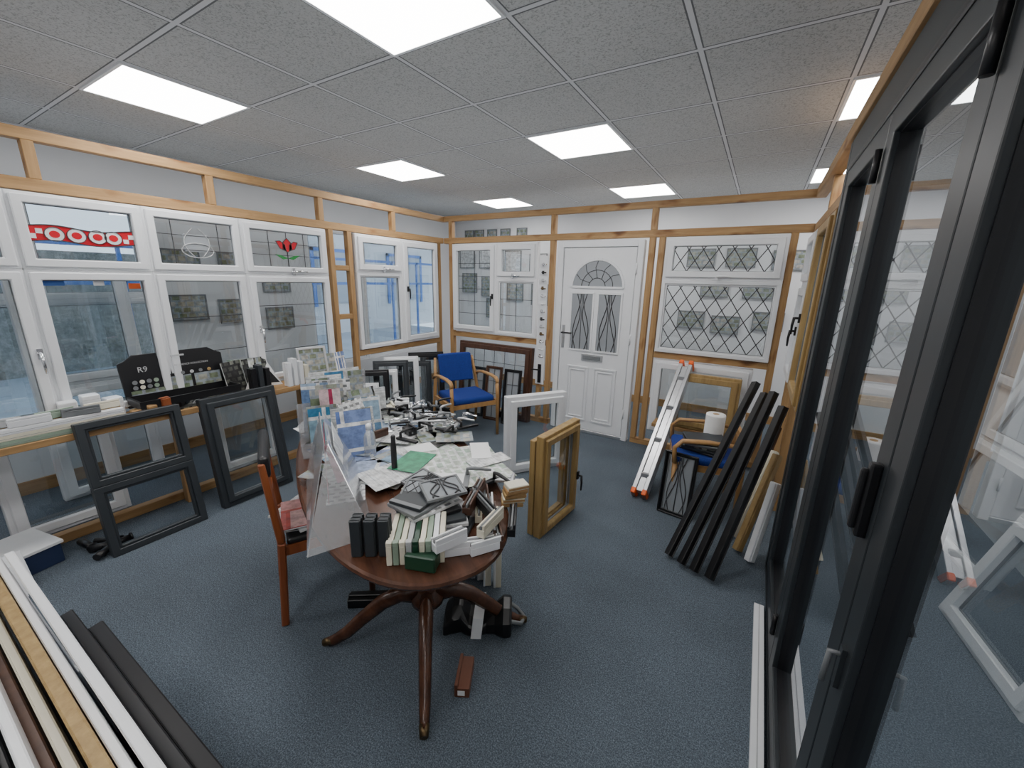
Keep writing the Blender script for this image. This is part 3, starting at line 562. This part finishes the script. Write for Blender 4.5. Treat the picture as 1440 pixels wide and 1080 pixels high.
# ---------------------------------------------------------------- leaning frames
def thing_window(name,W,Hh,loc,rot,cells,label,cat='window',**kw): return window(name,W,Hh,loc,rot,cells,label=label,category=cat,**kw)
thing_window('casement_window',.50,.83,(-3.095,.58,0.002),(R(-9),0,R(90)),[dict(r=(0,.5,.44,.83),g=0),dict(r=(0,.5,0,.44),g=0)],'anthracite grey two-light window frame without glass, leaning on the worktop',k='anth2',b=.04,depth=.06)
thing_window('casement_window',.52,.82,(-3.13,1.20,0.002),(R(-8),0,R(90)),[dict(r=(0,.52,0,.82),open=1,sw=.03)],'anthracite grey single casement frame leaning against the worktop',k='anth2',b=.045,depth=.06)
thing_window('casement_window',.56,.68,(-3.74,.30,0.002),(R(-4),0,R(90)),[dict(r=(0,.56,0,.68),open=1)],'white casement window frame standing behind the timber partition')
thing_window('casement_window',.52,.72,(-3.74,1.45,0.002),(R(-4),0,R(90)),[dict(r=(0,.52,0,.72),open=1)],'white casement window frame standing behind the timber partition')
thing_window('sash_window',.62,1.70,(-4.2,.62,0.002),(R(-2),0,R(90)),[dict(r=(0,.62,.85,1.7),open=1),dict(r=(0,.62,0,.85),open=1)],'tall white sliding sash window standing behind the display windows')
bx=empty('storage_box',(-3.42,.20,0),(0,0,R(12)),label='navy storage box with white lid on the carpet',category='box')
MB().box(-.15,.15,-.20,.20,0,.12,'navy').obj('box_body',bx,bevel=.004); MB().box(-.16,.16,-.21,.21,.12,.14,'paper').obj('box_lid',bx,bevel=.003)
for i in range(5):
    MB().tube([(0,0,0),(.13,.02,0)],[.022,.018],'black',10).tube([(.13,.02,0),(.14,.02,0)],[.028,.028],'black',10).obj('black_fitting',loc=(-3.42+.07*i,.52+.05*(i%2),.029),rot=(0,0,R(30*i)),label='small black cylindrical fitting lying on the carpet',category='fitting',group='black fittings on the floor')
for i in range(3):
    MB().box(-.010,.010,-.26,.24,0,.22-.02*i,'white').box(-.011,.011,-.25,.23,.06,.065,'lgrey').obj('white_board',loc=(-3.10+.03*i,.04-.02*i,.004),rot=(0,R(-22),R(8)),bevel=.002,label='short white board leaning on the storage box',category='board',group='white boards by the storage box')
LF=[(2.62,'white',.60,.34),(2.74,'black',.72,.36),(2.86,'white',.70,.36),(3.00,'anth2',.78,.38),(3.16,'white',.80,.38),(3.34,'anth2',.72,.40),(3.54,'black',.80,.42),(3.74,'anth2',.74,.42)]
for i,(yy,kk,hh,ww) in enumerate(LF):
    thing_window('sample_window',ww,hh,(-3.46,yy-.12,0.002),(R(-9),0,R(48)),[dict(r=(0,ww,0,hh),open=1,sw=.03)],('white' if kk=='white' else 'dark grey')+' glazed sample window frame stacked upright with others',k=kk,b=.03,depth=.05,group='upright sample frames in the corner')
thing_window('casement_window',1.06,.90,(-3.26,4.07,.002),(R(-4),0,0),[dict(r=(0,1.06,0,.90),open=1,d='grid65')],'wide brown leaded casement window leaning on the back partition',k='rose',b=.035)
for i,(xx,hh,ww,kk) in enumerate([(-3.02,.62,.24,'anth2'),(-2.74,.66,.22,'rose'),(-2.46,.66,.22,'black')]):
    thing_window('decorative_glazing_unit',ww,hh,(xx,3.93-.03*i,.002),(R(-8),0,R(4)),[dict(r=(0,ww,0,hh),gk='frost',d='grid24')],'narrow framed decorative glass unit leaning upright',cat='glass unit',k=kk,b=.02,depth=.03)
hb=empty('handle_display_board',(-2.165,YB-.015,.48),label='tall white board with a column of sample door handles',category='display board')
MB().box(0,.11,0,.014,0,1.45,'white').obj('board',hb,bevel=.002)
for i in range(13):
    kk=['chrome','black','alu','brass','chrome','white'][i%6]; z=1.36-i*.085
    MB().box(.042,.066,-.008,0,z-.018,z+.018,kk).tube([(.054,-.008,z),(.054,-.035,z),(.054-.0,-.038,z),(.11,-.04,z-.004)],.007,kk,8).obj('sample_handle',hb)
MB().box(.035,.075,-.01,0,.02,.24,'black').tube([(.055,-.01,.18),(.055,-.045,.18),(-.03,-.05,.18)],.009,'black',8).obj('door_handle',hb)
thing_window('casement_window',.58,.71,(-1.70,2.78,.002),(0,0,R(55)),[dict(r=(0,.58,0,.71),open=1,sw=.045,h=(.54,.35,True,'white'))],'white upvc casement sample frame standing on the carpet',b=.045,depth=.07)
thing_window('casement_window',.48,.72,(-1.03,2.13,.002),(0,0,R(84)),[dict(r=(0,.48,0,.72),open=1,sw=.035,h=(.45,.3,True,'black'))],'golden oak casement sample frame standing on the carpet',k='oak',b=.034,depth=.055)
thing_window('casement_window',.46,.68,(-1.095,2.14,.002),(0,0,R(84)),[dict(r=(0,.46,0,.68),g=0)],'golden oak outer frame standing behind the oak casement',k='oak',b=.04,depth=.04)
# ---------------------------------------------------------------- ladder
ld=empty('folding_ladder',(-.61,3.03,0),label='folded aluminium ladder with orange end caps leaning on back partition',category='ladder')
ev=Vector((.09,1.06,.88)); en=ev.normalized()
for i,dx in enumerate((-.042,.042)):
    p0=Vector((dx,0,.02)); p1=p0+ev
    MB().beam(p0,p1,.032,.10,'alu').beam(p0+Vector((0,-.01,.04)),p1+Vector((0,-.01,.04)),.012,.024,'lgrey').obj('stile',ld,bevel=.003)
    MB().beam(p1,p1+en*.045,.040,.115,'orange').obj('end_cap',ld,bevel=.006,label='orange plastic end cap'); MB().beam(p0,p0+en*.05,.038,.11,'orange').obj('foot_cap',ld,bevel=.006,label='orange plastic foot')
MB().beam(Vector((0,.0,.03))+ev*.02,Vector((0,0,.03))+ev*.98,.05,.06,'alu').obj('inner_section',ld,bevel=.003)
for i in range(4):
    q=ev*(.12+.25*i)+Vector((0,-.02,.06)); MB().beam(q+Vector((-.03,0,0)),q+Vector((.03,0,0)),.03,.03,'alu').obj('rung',ld)
thing_window('casement_window',.56,.52,(-.60,3.97,.34),(R(-5),0,0),[dict(r=(0,.56,0,.52),open=1,sw=.04)],'golden oak window frame leaning behind the blue chair',k='oak')
trim(-.75,.0,3.96,4.15,.30,.335)
thing_window('decorative_glazing_unit',.23,.48,(-.45,2.93,.002),(R(-7),0,R(-8)),[dict(r=(0,.23,0,.48),gk='frost',d='swirl')],'small dark framed leaded glass unit leaning on the blue chair',cat='glass unit',k='blackm',b=.014,depth=.025)
UP=(.6,-.4,.5)
for i,(x0,y0,x1,y1,z1) in enumerate([(-.265,2.40,.05,3.10,1.04),(-.185,2.36,.108,2.99,1.00),(-.110,2.33,.150,2.92,1.03),(-.025,2.31,.205,2.83,.97)]):
    b=MB(); p0,p1=Vector((x0,y0,.025)),Vector((x1,y1,z1)); b.beam(p0,p1,.036,.045,'blackm',up=UP)
    d=(p1-p0).normalized(); sd=d.cross(Vector(UP)).normalized(); u=sd.cross(d)
    b.beam(p0+sd*.013+u*.024,p1+sd*.013+u*.024,.008,.006,'blackm',up=UP)
    b.obj('profile_bar',bevel=.002,label='long black aluminium profile bar leaning on the side partition',category='profile bar',group='black profile bars leaning together')
for i,(x0,y0,x1,y1,z1,kk) in enumerate([(.10,2.70,.235,2.95,.62,'oak'),(.17,2.62,.24,2.78,.50,'white'),(.06,2.86,.235,3.2,.55,'cream'),(.12,3.3,.24,3.45,.66,'rose')]):
    b=MB(); b.beam((x0,y0,.02),(x1,y1,z1),.05,.04,kk,up=UP); b.beam((x0,y0,.022),(x1,y1,z1+.002),.03,.05,kk,up=UP)
    b.obj('profile_length',bevel=.003,label={'oak':'golden oak','white':'white','cream':'cream','rose':'rosewood brown'}[kk]+' window profile length leaning on the side partition',category='profile bar')
# ---------------------------------------------------------------- under-table items
u=empty('tool_bag',(-.98,1.37,0),(0,0,R(30)),label='black soft case with white strap lying under the table',category='bag')
bm_=MB(); n_=9; vs=[];fs=[]
for i in range(n_):
    x=-.165+.33*i/(n_-1); hgt=.085+.035*math.sin(i*1.1)+.012*((i*7)%3); wd=.085+.015*math.cos(i*1.7)
    vs+=[(x,-wd,0),(x,wd,0),(x,wd*.85,hgt*.75),(x,wd*.3,hgt),(x,-wd*.4,hgt*.95),(x,-wd*.95,hgt*.6)]
for i in range(n_-1):
    for j in range(6): fs.append((i*6+j,i*6+(j+1)%6,(i+1)*6+(j+1)%6,(i+1)*6+j))
fs+=[tuple(range(6))[::-1],tuple((n_-1)*6+j for j in range(6))]
bm_.add(vs,fs,'blackm'); bm_.obj('body',u,bevel=.012,seg=2)
MB().add([(-.03,-.10,0),(.02,-.10,0),(.03,-.08,.10),(-.02,-.08,.10),(.035,.0,.128),(-.015,.0,.128),(.03,.09,.10),(-.02,.09,.10),(.03,.105,0),(-.02,.105,0)],[(0,1,2,3),(3,2,4,5),(5,4,6,7),(7,6,8,9)],'paper').obj('strap',u)
MB().tube([(.15,-.06,.07),(.21,-.04,.04),(.23,.02,.02),(.19,.07,.03),(.15,.06,.07)],.010,'grey',8).obj('carry_handle',u)
for i in range(6):
    b=MB(); b.box(-.02,.02,-.03,.03,0,.24+.02*(i%3),'white' if i<4 else 'cream'); b.box(-.023,-.012,-.033,.033,0,.24+.02*(i%3),'white')
    b.obj('profile_corner_sample',loc=(-1.32+.055*i,1.62+.02*(i%2),.001),rot=(0,0,R(35)),bevel=.002,label='short white window profile standing under the table',category='profile sample',group='white profiles under the table')
b=MB(); b.box(-.075,.075,-.028,.028,0,.045,'tread').box(-.075,.075,-.033,-.02,.0,.06,'tread').box(.075,.077,-.02,.01,.01,.035,'paper'); b.obj('brown_offcut',loc=(-.85,1.09,.001),rot=(0,0,R(-62)),bevel=.003,label='terracotta brown profile offcut on the carpet under table',category='profile sample')
b=MB(); b.box(-.10,.10,-.035,.035,0,.05,'blackm').box(-.10,.10,-.01,.01,.05,.06,'blackm'); b.obj('black_offcut',loc=(-1.54,1.16,.001),rot=(0,0,R(35)),bevel=.003,label='short black profile offcut on the carpet',category='profile sample')
# ---------------------------------------------------------------- stacked boards nearest the camera
FB=[('black',.240,.56,-1.70,.036),('black',.198,.60,-1.78,.030),('white',.158,.68,-2.2,.022),('white',.130,.66,-2.3,.018),('oak',.100,.68,-2.35,.026),('cream',.070,.64,-2.3,.018),('rose',.044,.62,-2.3,.022),('white',.018,.68,-2.4,.018),('black',-.004,.62,-2.3,.014),('white',-.028,.66,-2.42,.020),('rose',-.056,.62,-2.35,.022),('white',-.084,.68,-2.4,.020),('cream',-.112,.64,-2.4,.020),('white',-.140,.68,-2.4,.020)]
for i,(kk,yt,hh,xe,th) in enumerate(FB):
    L=1.35; b=MB(); b.ring(0,L,0,hh,.06,-th/2,th/2,kk).box(.055,L-.055,-.004,.004,.055,hh-.055,'anth2' if kk=='black' else 'frost').ring(-.001,L+.001,-.001,hh+.001,.02,-th/2-.002,-th/2+.004,kk)
    nm={'black':'black','white':'white','oak':'golden oak','cream':'cream','rose':'dark brown','grey':'grey'}[kk]
    b.obj('sample_board',loc=(xe,yt+hh*math.sin(R(9)),.006),rot=(R(9),0,0),bevel=.003,label=nm+' framed sample board leaning in a tight row',category='sample board',group='sample boards leaning in a row')
# ---------------------------------------------------------------- things on the table
TZ=.7515
TM=Matrix.Translation((TCx,TCy,0))@Matrix.Rotation(TA,4,'Z')
def tl(s,n_): v=TM@Vector((s,n_,0)); return v.x,v.y
hd=empty('leaflet_holder',(0,0,0),label='milky plastic A-frame holder with red and white pages on table',category='leaflet holder')
def sheet(name,par,q,k,th=.003,**kw):
    q=[Vector(p) for p in q]; nrm=(q[1]-q[0]).cross(q[3]-q[0]).normalized()*th
    return MB().add([*q,*[p+nrm for p in q]],[(0,1,2,3),(7,6,5,4),(0,4,5,1),(1,5,6,2),(2,6,7,3),(3,7,4,0)],k).obj(name,par,**kw)
hz=TZ+.001
sheet('front_sheet',hd,[(-1.09,.86,hz),(-1.62,1.22,hz),(-1.72,1.12,1.04),(-1.40,.92,1.02)],'acryl')
sheet('back_sheet',hd,[(-1.18,.66,hz),(-1.74,1.02,hz),(-1.73,1.11,1.04),(-1.41,.91,1.02)],'acryl')
MB().add([(-1.18,.66,hz),(-1.09,.86,hz),(-1.40,.92,1.02)],[(0,1,2)],'acryl').obj('end_sheet',hd)
sheet('page',hd,[(-1.34,.86,.80),(-1.60,1.03,.80),(-1.69,1.10,1.0),(-1.44,.93,1.0)],'cv_red')
sheet('page',hd,[(-1.30,.96,.80),(-1.56,1.14,.80),(-1.66,1.12,1.0),(-1.42,.96,.99)],'cv_mix')
sheet('page',hd,[(-1.36,.92,.86),(-1.34,.96,.86),(-1.43,.945,1.0),(-1.44,.93,1.0)],'cv_red')
for i in range(3):
    b=MB(); b.box(-.016,.016,-.028,.028,0,.135,'anth2')
    for q in(-.02,0,.02): b.box(-.019,.019,q-.004,q+.004,0,.135,'anth2')
    b.obj('profile_corner_sample',loc=(-1.06+.038*i,.775+.026*i,TZ),rot=(0,0,R(35)),bevel=.0015,label='anthracite profile end sample standing on the table edge',category='profile sample',group='dark profile ends on the table')
cols=['cream','sage','cream','lgrey','green','cream','sage','white','cream']
for i,kk in enumerate(cols):
    L=.20; a=R(128); cxx=-.98+.0212*i*math.sin(a); cyy=.86-.0212*i*math.cos(a)
    b=MB(); b.box(-L/2,L/2,-.009,.009,0,.07,kk); b.box(-L/2,-L/2+.02,-.0095,.0095,.07,.085,kk); b.box(-L/2+.03,L/2-.03,-.0095,.0095,.028,.034,'grey')
    b.obj('colour_swatch_profile',loc=(cxx,cyy,TZ),rot=(0,0,a),bevel=.0015,label='short %s colour sample profile in a row on the table'%({'cream':'cream','white':'white','sage':'sage green','green':'dark green','lgrey':'light grey'}[kk]),category='colour sample',group='colour sample profiles on the table')
for i,(kk,w_,d_) in enumerate([('anth2',.24,.17),('grey',.22,.18),('lgrey',.23,.16),('anth2',.24,.17),('black',.2,.15),('cv_grey',.22,.16),('grey',.2,.15),('anth2',.19,.14)]):
    MB().box(-w_/2,w_/2,-d_/2,d_/2,0,.012,kk).box(-w_/2,-w_/2+.02,-d_/2,d_/2,.012,.0135,'grey').obj('sample_slab',loc=(-.92-.015*i,1.03+.01*(i%3),TZ+.014*i),rot=(0,0,R(20+11*i)),bevel=.0015,label='thin dark grey sample slab in the pile on the table',category='sample slab',group='stacked sample slabs on the table')
for i,(x,y,z,a) in enumerate([(-1.03,1.06,.116,25),(-.96,1.10,.130,60),(-1.10,1.14,.10,-10)]):
    g=empty('glass_sample',(x,y,TZ+z),(R(-80),0,R(a)),label='small leaded glass sample in dark frame on the pile',category='glass sample')
    MB().ring(-.08,.08,-.06,.06,.008,0,.012,'grey').obj('frame',g); MB().box(-.073,.073,.004,.008,-.053,.053,'frost').obj('pane',g); decor(g,'diamond' if i==0 else 'swirl',(-.072,.072,-.052,.052),.003)
b=MB(); b.box(-.05,.05,-.035,.035,0,.045,'green').box(-.052,.052,-.04,-.02,0,.055,'green'); b.obj('profile_corner_sample',loc=(-.83,.85,TZ),rot=(0,0,R(20)),bevel=.004,label='dark green profile offcut near the table edge',category='profile sample')
for i,(x,y,a,l,kk,w_,z) in enumerate([(-.76,.97,45,.14,'white',.04,0),(-.70,1.02,58,.12,'white',.035,0),(-.84,1.22,128,.28,'rose',.035,0),(-.79,1.18,126,.26,'white',.03,0),(-.74,1.14,130,.24,'rose',.03,0),(-.90,1.26,125,.30,'cream',.03,0),(-.70,1.20,118,.16,'black',.03,0),(-.82,1.17,150,.2,'black',.03,.046),(-.88,1.20,110,.22,'rose',.035,.046),(-.72,1.08,95,.15,'cream',.03,.05),(-.78,.92,70,.12,'white',.04,.05),(-1.12,1.22,20,.16,'anth2',.035,0),(-1.16,1.17,60,.14,'cream',.03,0)]):
    b=MB(); b.box(-l/2,l/2,-w_/2,w_/2,0,.03,kk); b.box(-l/2,l/2,-w_/2,-w_/2+.008,.03,.05,kk); b.box(-l/2,l/2,w_/2-.008,w_/2,.03,.042,kk); b.box(-l/2+.002,l/2-.002,-.004,.004,.03,.045,'grey')
    b.obj('profile_length',loc=(x,y,TZ+z),rot=(0,0,R(a)),bevel=.0015,label={'white':'white','rose':'rosewood brown','cream':'cream','black':'black','anth2':'dark grey'}[kk]+' window profile length lying on the table',category='profile sample',group='short profiles lying on the table')
for i in range(5):
    MB().box(-.045,.045,-.03,.03,0,.02,['oak','cream','oak','beech','cream'][i]).box(-.046,.046,-.031,-.024,.004,.016,'pine').obj('wood_block',loc=(-.78+.005*i,1.33,TZ+.0205*i),rot=(0,0,R(35+5*i)),bevel=.002,label='small wood-grain colour block stacked on the table',category='wood sample',group='wood-grain blocks on the table')
LAB={'cv_pale':'pale green printed catalogue sheet','cv_green':'green and white brochure','cv_mix':'colour printed leaflet','paper':'plain white paper leaflet','cv_grey':'grey colour chart','cv_blue':'blue printed leaflet','cv_photo':'leaflet with house photographs','cv_dark':'dark printed card','cv_red':'red printed leaflet'}
flat=[(-1.50,1.62,.30,.21,-20,'cv_pale'),(-1.42,1.36,.21,.30,10,'cv_green'),(-1.58,1.42,.21,.30,60,'cv_mix'),(-1.72,1.60,.21,.15,20,'paper'),(-1.66,1.82,.21,.30,-35,'cv_grey'),(-1.90,1.72,.21,.15,45,'cv_blue'),(-1.95,1.90,.2,.28,-10,'cv_mix'),(-1.42,1.74,.15,.21,-50,'cv_photo'),(-1.78,1.36,.21,.3,30,'cv_photo'),(-2.1,1.9,.2,.28,15,'paper'),(-1.35,1.22,.21,.30,-15,'cv_mix')]
for i in range(76):
    s_,n_=random.uniform(-.36,.94),random.uniform(-.36,.37); x,y=tl(s_,n_); big=random.random()<.25
    flat.append((x,y,.15 if big else random.uniform(.06,.11),.21 if big else random.uniform(.1,.18),random.uniform(0,180),random.choice(['cv_mix','cv_photo','cv_grey','cv_photo','cv_dark','paper','cv_dark','cv_pale','cv_blue','cv_photo'])))
NB=len(flat)
flat+=[(-1.20,1.48,.30,.42,-38,'cv_pale'),(-1.02,1.42,.21,.30,-30,'cv_pale'),(-1.36,1.34,.15,.22,15,'cv_green'),(-1.12,1.28,.10,.21,-60,'paper'),(-1.05,1.55,.10,.21,-25,'cv_mix'),(-1.15,1.62,.10,.2,40,'paper')]
for i,(x,y,w_,d_,a,kk) in enumerate(flat):
    z=.001+.003*(i%11) if i<NB else .034+.0025*(i-NB)
    MB().box(-w_/2,w_/2,-d_/2,d_/2,0,.0022,kk).box(-w_/2+.001,w_/2-.001,-d_/2+.001,d_/2-.001,-.001,0,'paper').obj('leaflet',loc=(x,y,TZ+z),rot=(0,0,R(a)),label=LAB[kk]+' lying flat on the table',category='leaflet',group='leaflets spread over the table')
pts=[(-1.55,1.95),(-1.62,1.75),(-1.70,2.0),(-1.80,1.95),(-1.85,1.8),(-1.75,1.70),(-2.0,2.05),(-1.92,2.0),(-1.5,1.85),(-2.1,2.0),(-2.2,2.05),(-1.43,1.88),(-1.68,1.9),(-2.05,1.8),(-.88,1.42),(-.93,1.36),(-1.02,1.33),(-1.82,2.1),(-1.88,1.92),(-1.78,1.84),(-1.58,1.84),(-2.02,1.92),(-1.90,2.06),(-1.66,1.66),(-1.80,1.60),(-1.58,1.52),(-1.74,1.78),(-1.95,1.84),(-1.66,1.97),(-1.50,1.76)]
HB={}
for i,(x,y) in enumerate(pts):
    kk=['chrome','black','alu','black','grey','black'][i%6]
    if kk not in HB:
        b=MB(); b.box(-.012,.012,-.07,.07,0,.012,kk); b.tube([(0,.045,.012),(0,.045,.04),(.03,.045,.043),(.11,.04,.038)],[.009,.008,.009,.006],kk,8)
        HB[kk]=b.obj('lever_handle_sample',loc=(x,y,TZ+.034),rot=(0,0,R(47*i)),bevel=.001,label={'chrome':'polished chrome','black':'black','alu':'brushed silver','grey':'grey'}[kk]+' door handle sample lying on the papers',category='door handle',group='loose handles on the table')
    else: clone(HB[kk],(x,y,TZ+.034),(0,0,R(47*i)))
for i in range(16):
    s_,n_=random.uniform(.1,.85),random.uniform(-.30,.34); x,y=tl(s_,n_); kk=['black','white','anth2','grey','cream','rose','white'][i%7]
    b=MB(); b.box(-.05,.05,-.025,.025,0,.03,kk).box(-.05,.05,-.027,-.012,.03,.045,kk).box(-.051,.051,-.003,.008,.008,.022,'grey')
    b.obj('profile_offcut',loc=(x,y,TZ+.034),rot=(0,0,R(37*i)),bevel=.002,label={'black':'black','white':'white','anth2':'anthracite','grey':'grey','cream':'cream','rose':'brown'}[kk]+' window profile offcut among the papers on table',category='profile sample',group='profile offcuts among papers')
bt=empty('bottle',(-1.62,1.30,TZ),label='clear plastic spray bottle standing among leaflets',category='bottle')
MB().lathe([(.028,0),(.03,.01),(.03,.12),(.022,.145),(.012,.155),(.012,.165)],'bottle',18).obj('body',bt); MB().lathe([(.014,.165),(.014,.19),(.008,.195)],'white',14).obj('cap',bt)
MB().lathe([(.013,0),(.014,.01),(.014,.15),(.011,.155),(.011,.20),(.008,.205)],'black',16).obj('black_tube',loc=(-1.38,1.24,TZ),label='tall black tube standing upright on the table',category='tube')
def rack(loc,rot,n,label,covs,w_=.21,h_=.29,dep=.022,tilt=-8):
    e=empty('brochure_rack',loc,(0,0,rot),label=label,category='brochure rack')
    MB().box(-w_/2-.012,w_/2+.012,-.02,n*dep+.05,0,.006,'acryl').obj('base',e); MB().box(-w_/2-.012,w_/2+.012,n*dep+.048,n*dep+.051,0,.24,'acryl').obj('back_panel',e); MB().box(-w_/2-.012,w_/2+.012,-.02,-.017,0,.08,'acryl').obj('front_panel',e)
    Mx=Matrix.Translation(Vector(loc))@Matrix.Rotation(rot,4,'Z')
    for i in range(n):
        p=Mx@Vector((random.uniform(-.05,.05),i*dep,.008)); book(w_*random.choice([1,.55,.7,.5]),h_*random.uniform(.6,1.1),.010,covs[i%len(covs)],p,(R(tilt),0,rot+R(random.uniform(-2,2))),'glossy brochure standing in the rack on the table','brochures in table racks')
rack((-1.86,1.22,TZ),R(62),6,'clear rack of blue and white brochures on the table',['cv_blue','cv_mix','cv_photo','cv_red','cv_blue','cv_photo'])
rack((-2.06,1.36,TZ),R(55),7,'clear rack full of white folders on the table',['cv_photo','cv_blue','cv_dark','paper','cv_blue','cv_grey','cv_mix'])
rack((-2.26,1.54,TZ),R(65),6,'clear rack of leaflets at the end of table',['cv_photo','cv_mix','cv_blue','cv_photo','cv_mix','paper'])
rack((-2.40,1.86,TZ),R(70),4,'clear rack of thin leaflets at the rounded table end',['cv_photo','cv_blue','cv_mix','paper'],.18,.28)
for i in range(9):
    book(.17,.25-.02*(i%3),.010,['cv_blue','cv_photo','cv_mix','cv_grey','cv_blue','paper','cv_photo','cv_dark','cv_mix'][i],(-1.66-.05*i,1.26+.055*i,TZ+.012),(R(-24+9*(i%3)),0,R(60+12*(i%4))),'brochure propped upright among the pile on the table','propped brochures on the table')
# ---------------------------------------------------------------- pictures on walls
def pic(x,y,z,w,h,rot,kk='cv_photo',fk='grey'):
    e=empty('picture_frame',(x,y,z),rot,label='dark framed photograph of house windows hung on the wall',category='picture frame',group='framed photographs on the walls')
    MB().ring(-w/2,w/2,-h/2,h/2,.012,0,.02,fk).obj('frame',e); MB().box(-w/2+.010,w/2-.010,.008,.015,-h/2+.010,h/2-.010,kk).obj('picture',e); return e
for x,z in[(-.72,1.98),(-.28,1.98),(-.52,1.62),(-.05,1.62),(-.75,1.22),(-.35,1.18),(.1,1.25),(.2,1.95)]: pic(x,5.725,z,.32,.22,(0,0,0))
for x,z in[(-4.35,2.0),(-3.95,2.0),(-4.3,1.6),(-3.9,1.55),(-3.45,1.95),(-3.4,1.5),(-3.0,1.9),(-2.95,1.45),(-3.8,1.2),(-2.5,1.7)]: pic(x,5.725,z,.30,.32,(0,0,0),'cv_photo' if z<1.9 else 'cv_mix')
for x in(-4.3,-4.1,-3.85,-3.6,-3.3): pic(x,5.725,2.38,.18,.12,(0,0,0),'cv_photo')
for y_,z in((1.75,1.75),(1.75,1.35),(2.2,1.75),(2.15,1.3),(2.6,1.6),(2.6,1.2)): pic(XW0+.025,y_,z,.30,.24,rL,'cv_photo')
# ---------------------------------------------------------------- frames beyond the bifold
for i,(x,y,W,hh) in enumerate([(1.06,2.78,.66,1.05),(1.22,3.9,.8,1.2),(1.10,1.98,.75,1.1)]):
    thing_window('casement_window',W,hh,(x,y,.002),(R(-16),0,R(-90+6)),[dict(r=(0,W,0,hh*.6),open=1),dict(r=(0,W,hh*.6,hh),open=1)],'white window frame leaning on the wall beyond the bifold doors')
window('window_13',1.2,1.2,(XW1-.03,4.6,1.0),rR,[dict(r=(0,.6,0,1.2),open=1,gk='frost'),dict(r=(.6,1.2,0,1.2),open=1,gk='frost')],**ST)
window('window_14',1.2,1.2,(XW1-.03,3.0,1.2),rR,[dict(r=(0,.6,0,1.2),open=1,gk='frost',d='diamond'),dict(r=(.6,1.2,0,1.2),open=1,gk='frost',d='diamond')],**ST)
# ---------------------------------------------------------------- world
wd=bpy.data.worlds.new('World'); bpy.context.scene.world=wd; wd.use_nodes=True
wd.node_tree.nodes['Background'].inputs[0].default_value=(.74,.86,1,1); wd.node_tree.nodes['Background'].inputs[1].default_value=2.3
# ---------------------------------------------------------------- camera
cd=bpy.data.cameras.new('camera'); cd.sensor_width=36; cd.lens=571.02/1440*36; cd.clip_start=.02
co=bpy.data.objects.new('camera',cd); C.objects.link(co)
mt=Matrix.Rotation(.5374,4,'Z')@Matrix.Rotation(math.pi/2-.2521,4,'X')@Matrix.Rotation(.0221,4,'Z'); co.matrix_world=Matrix.Translation((0,0,1.6726))@mt
bpy.context.scene.camera=co
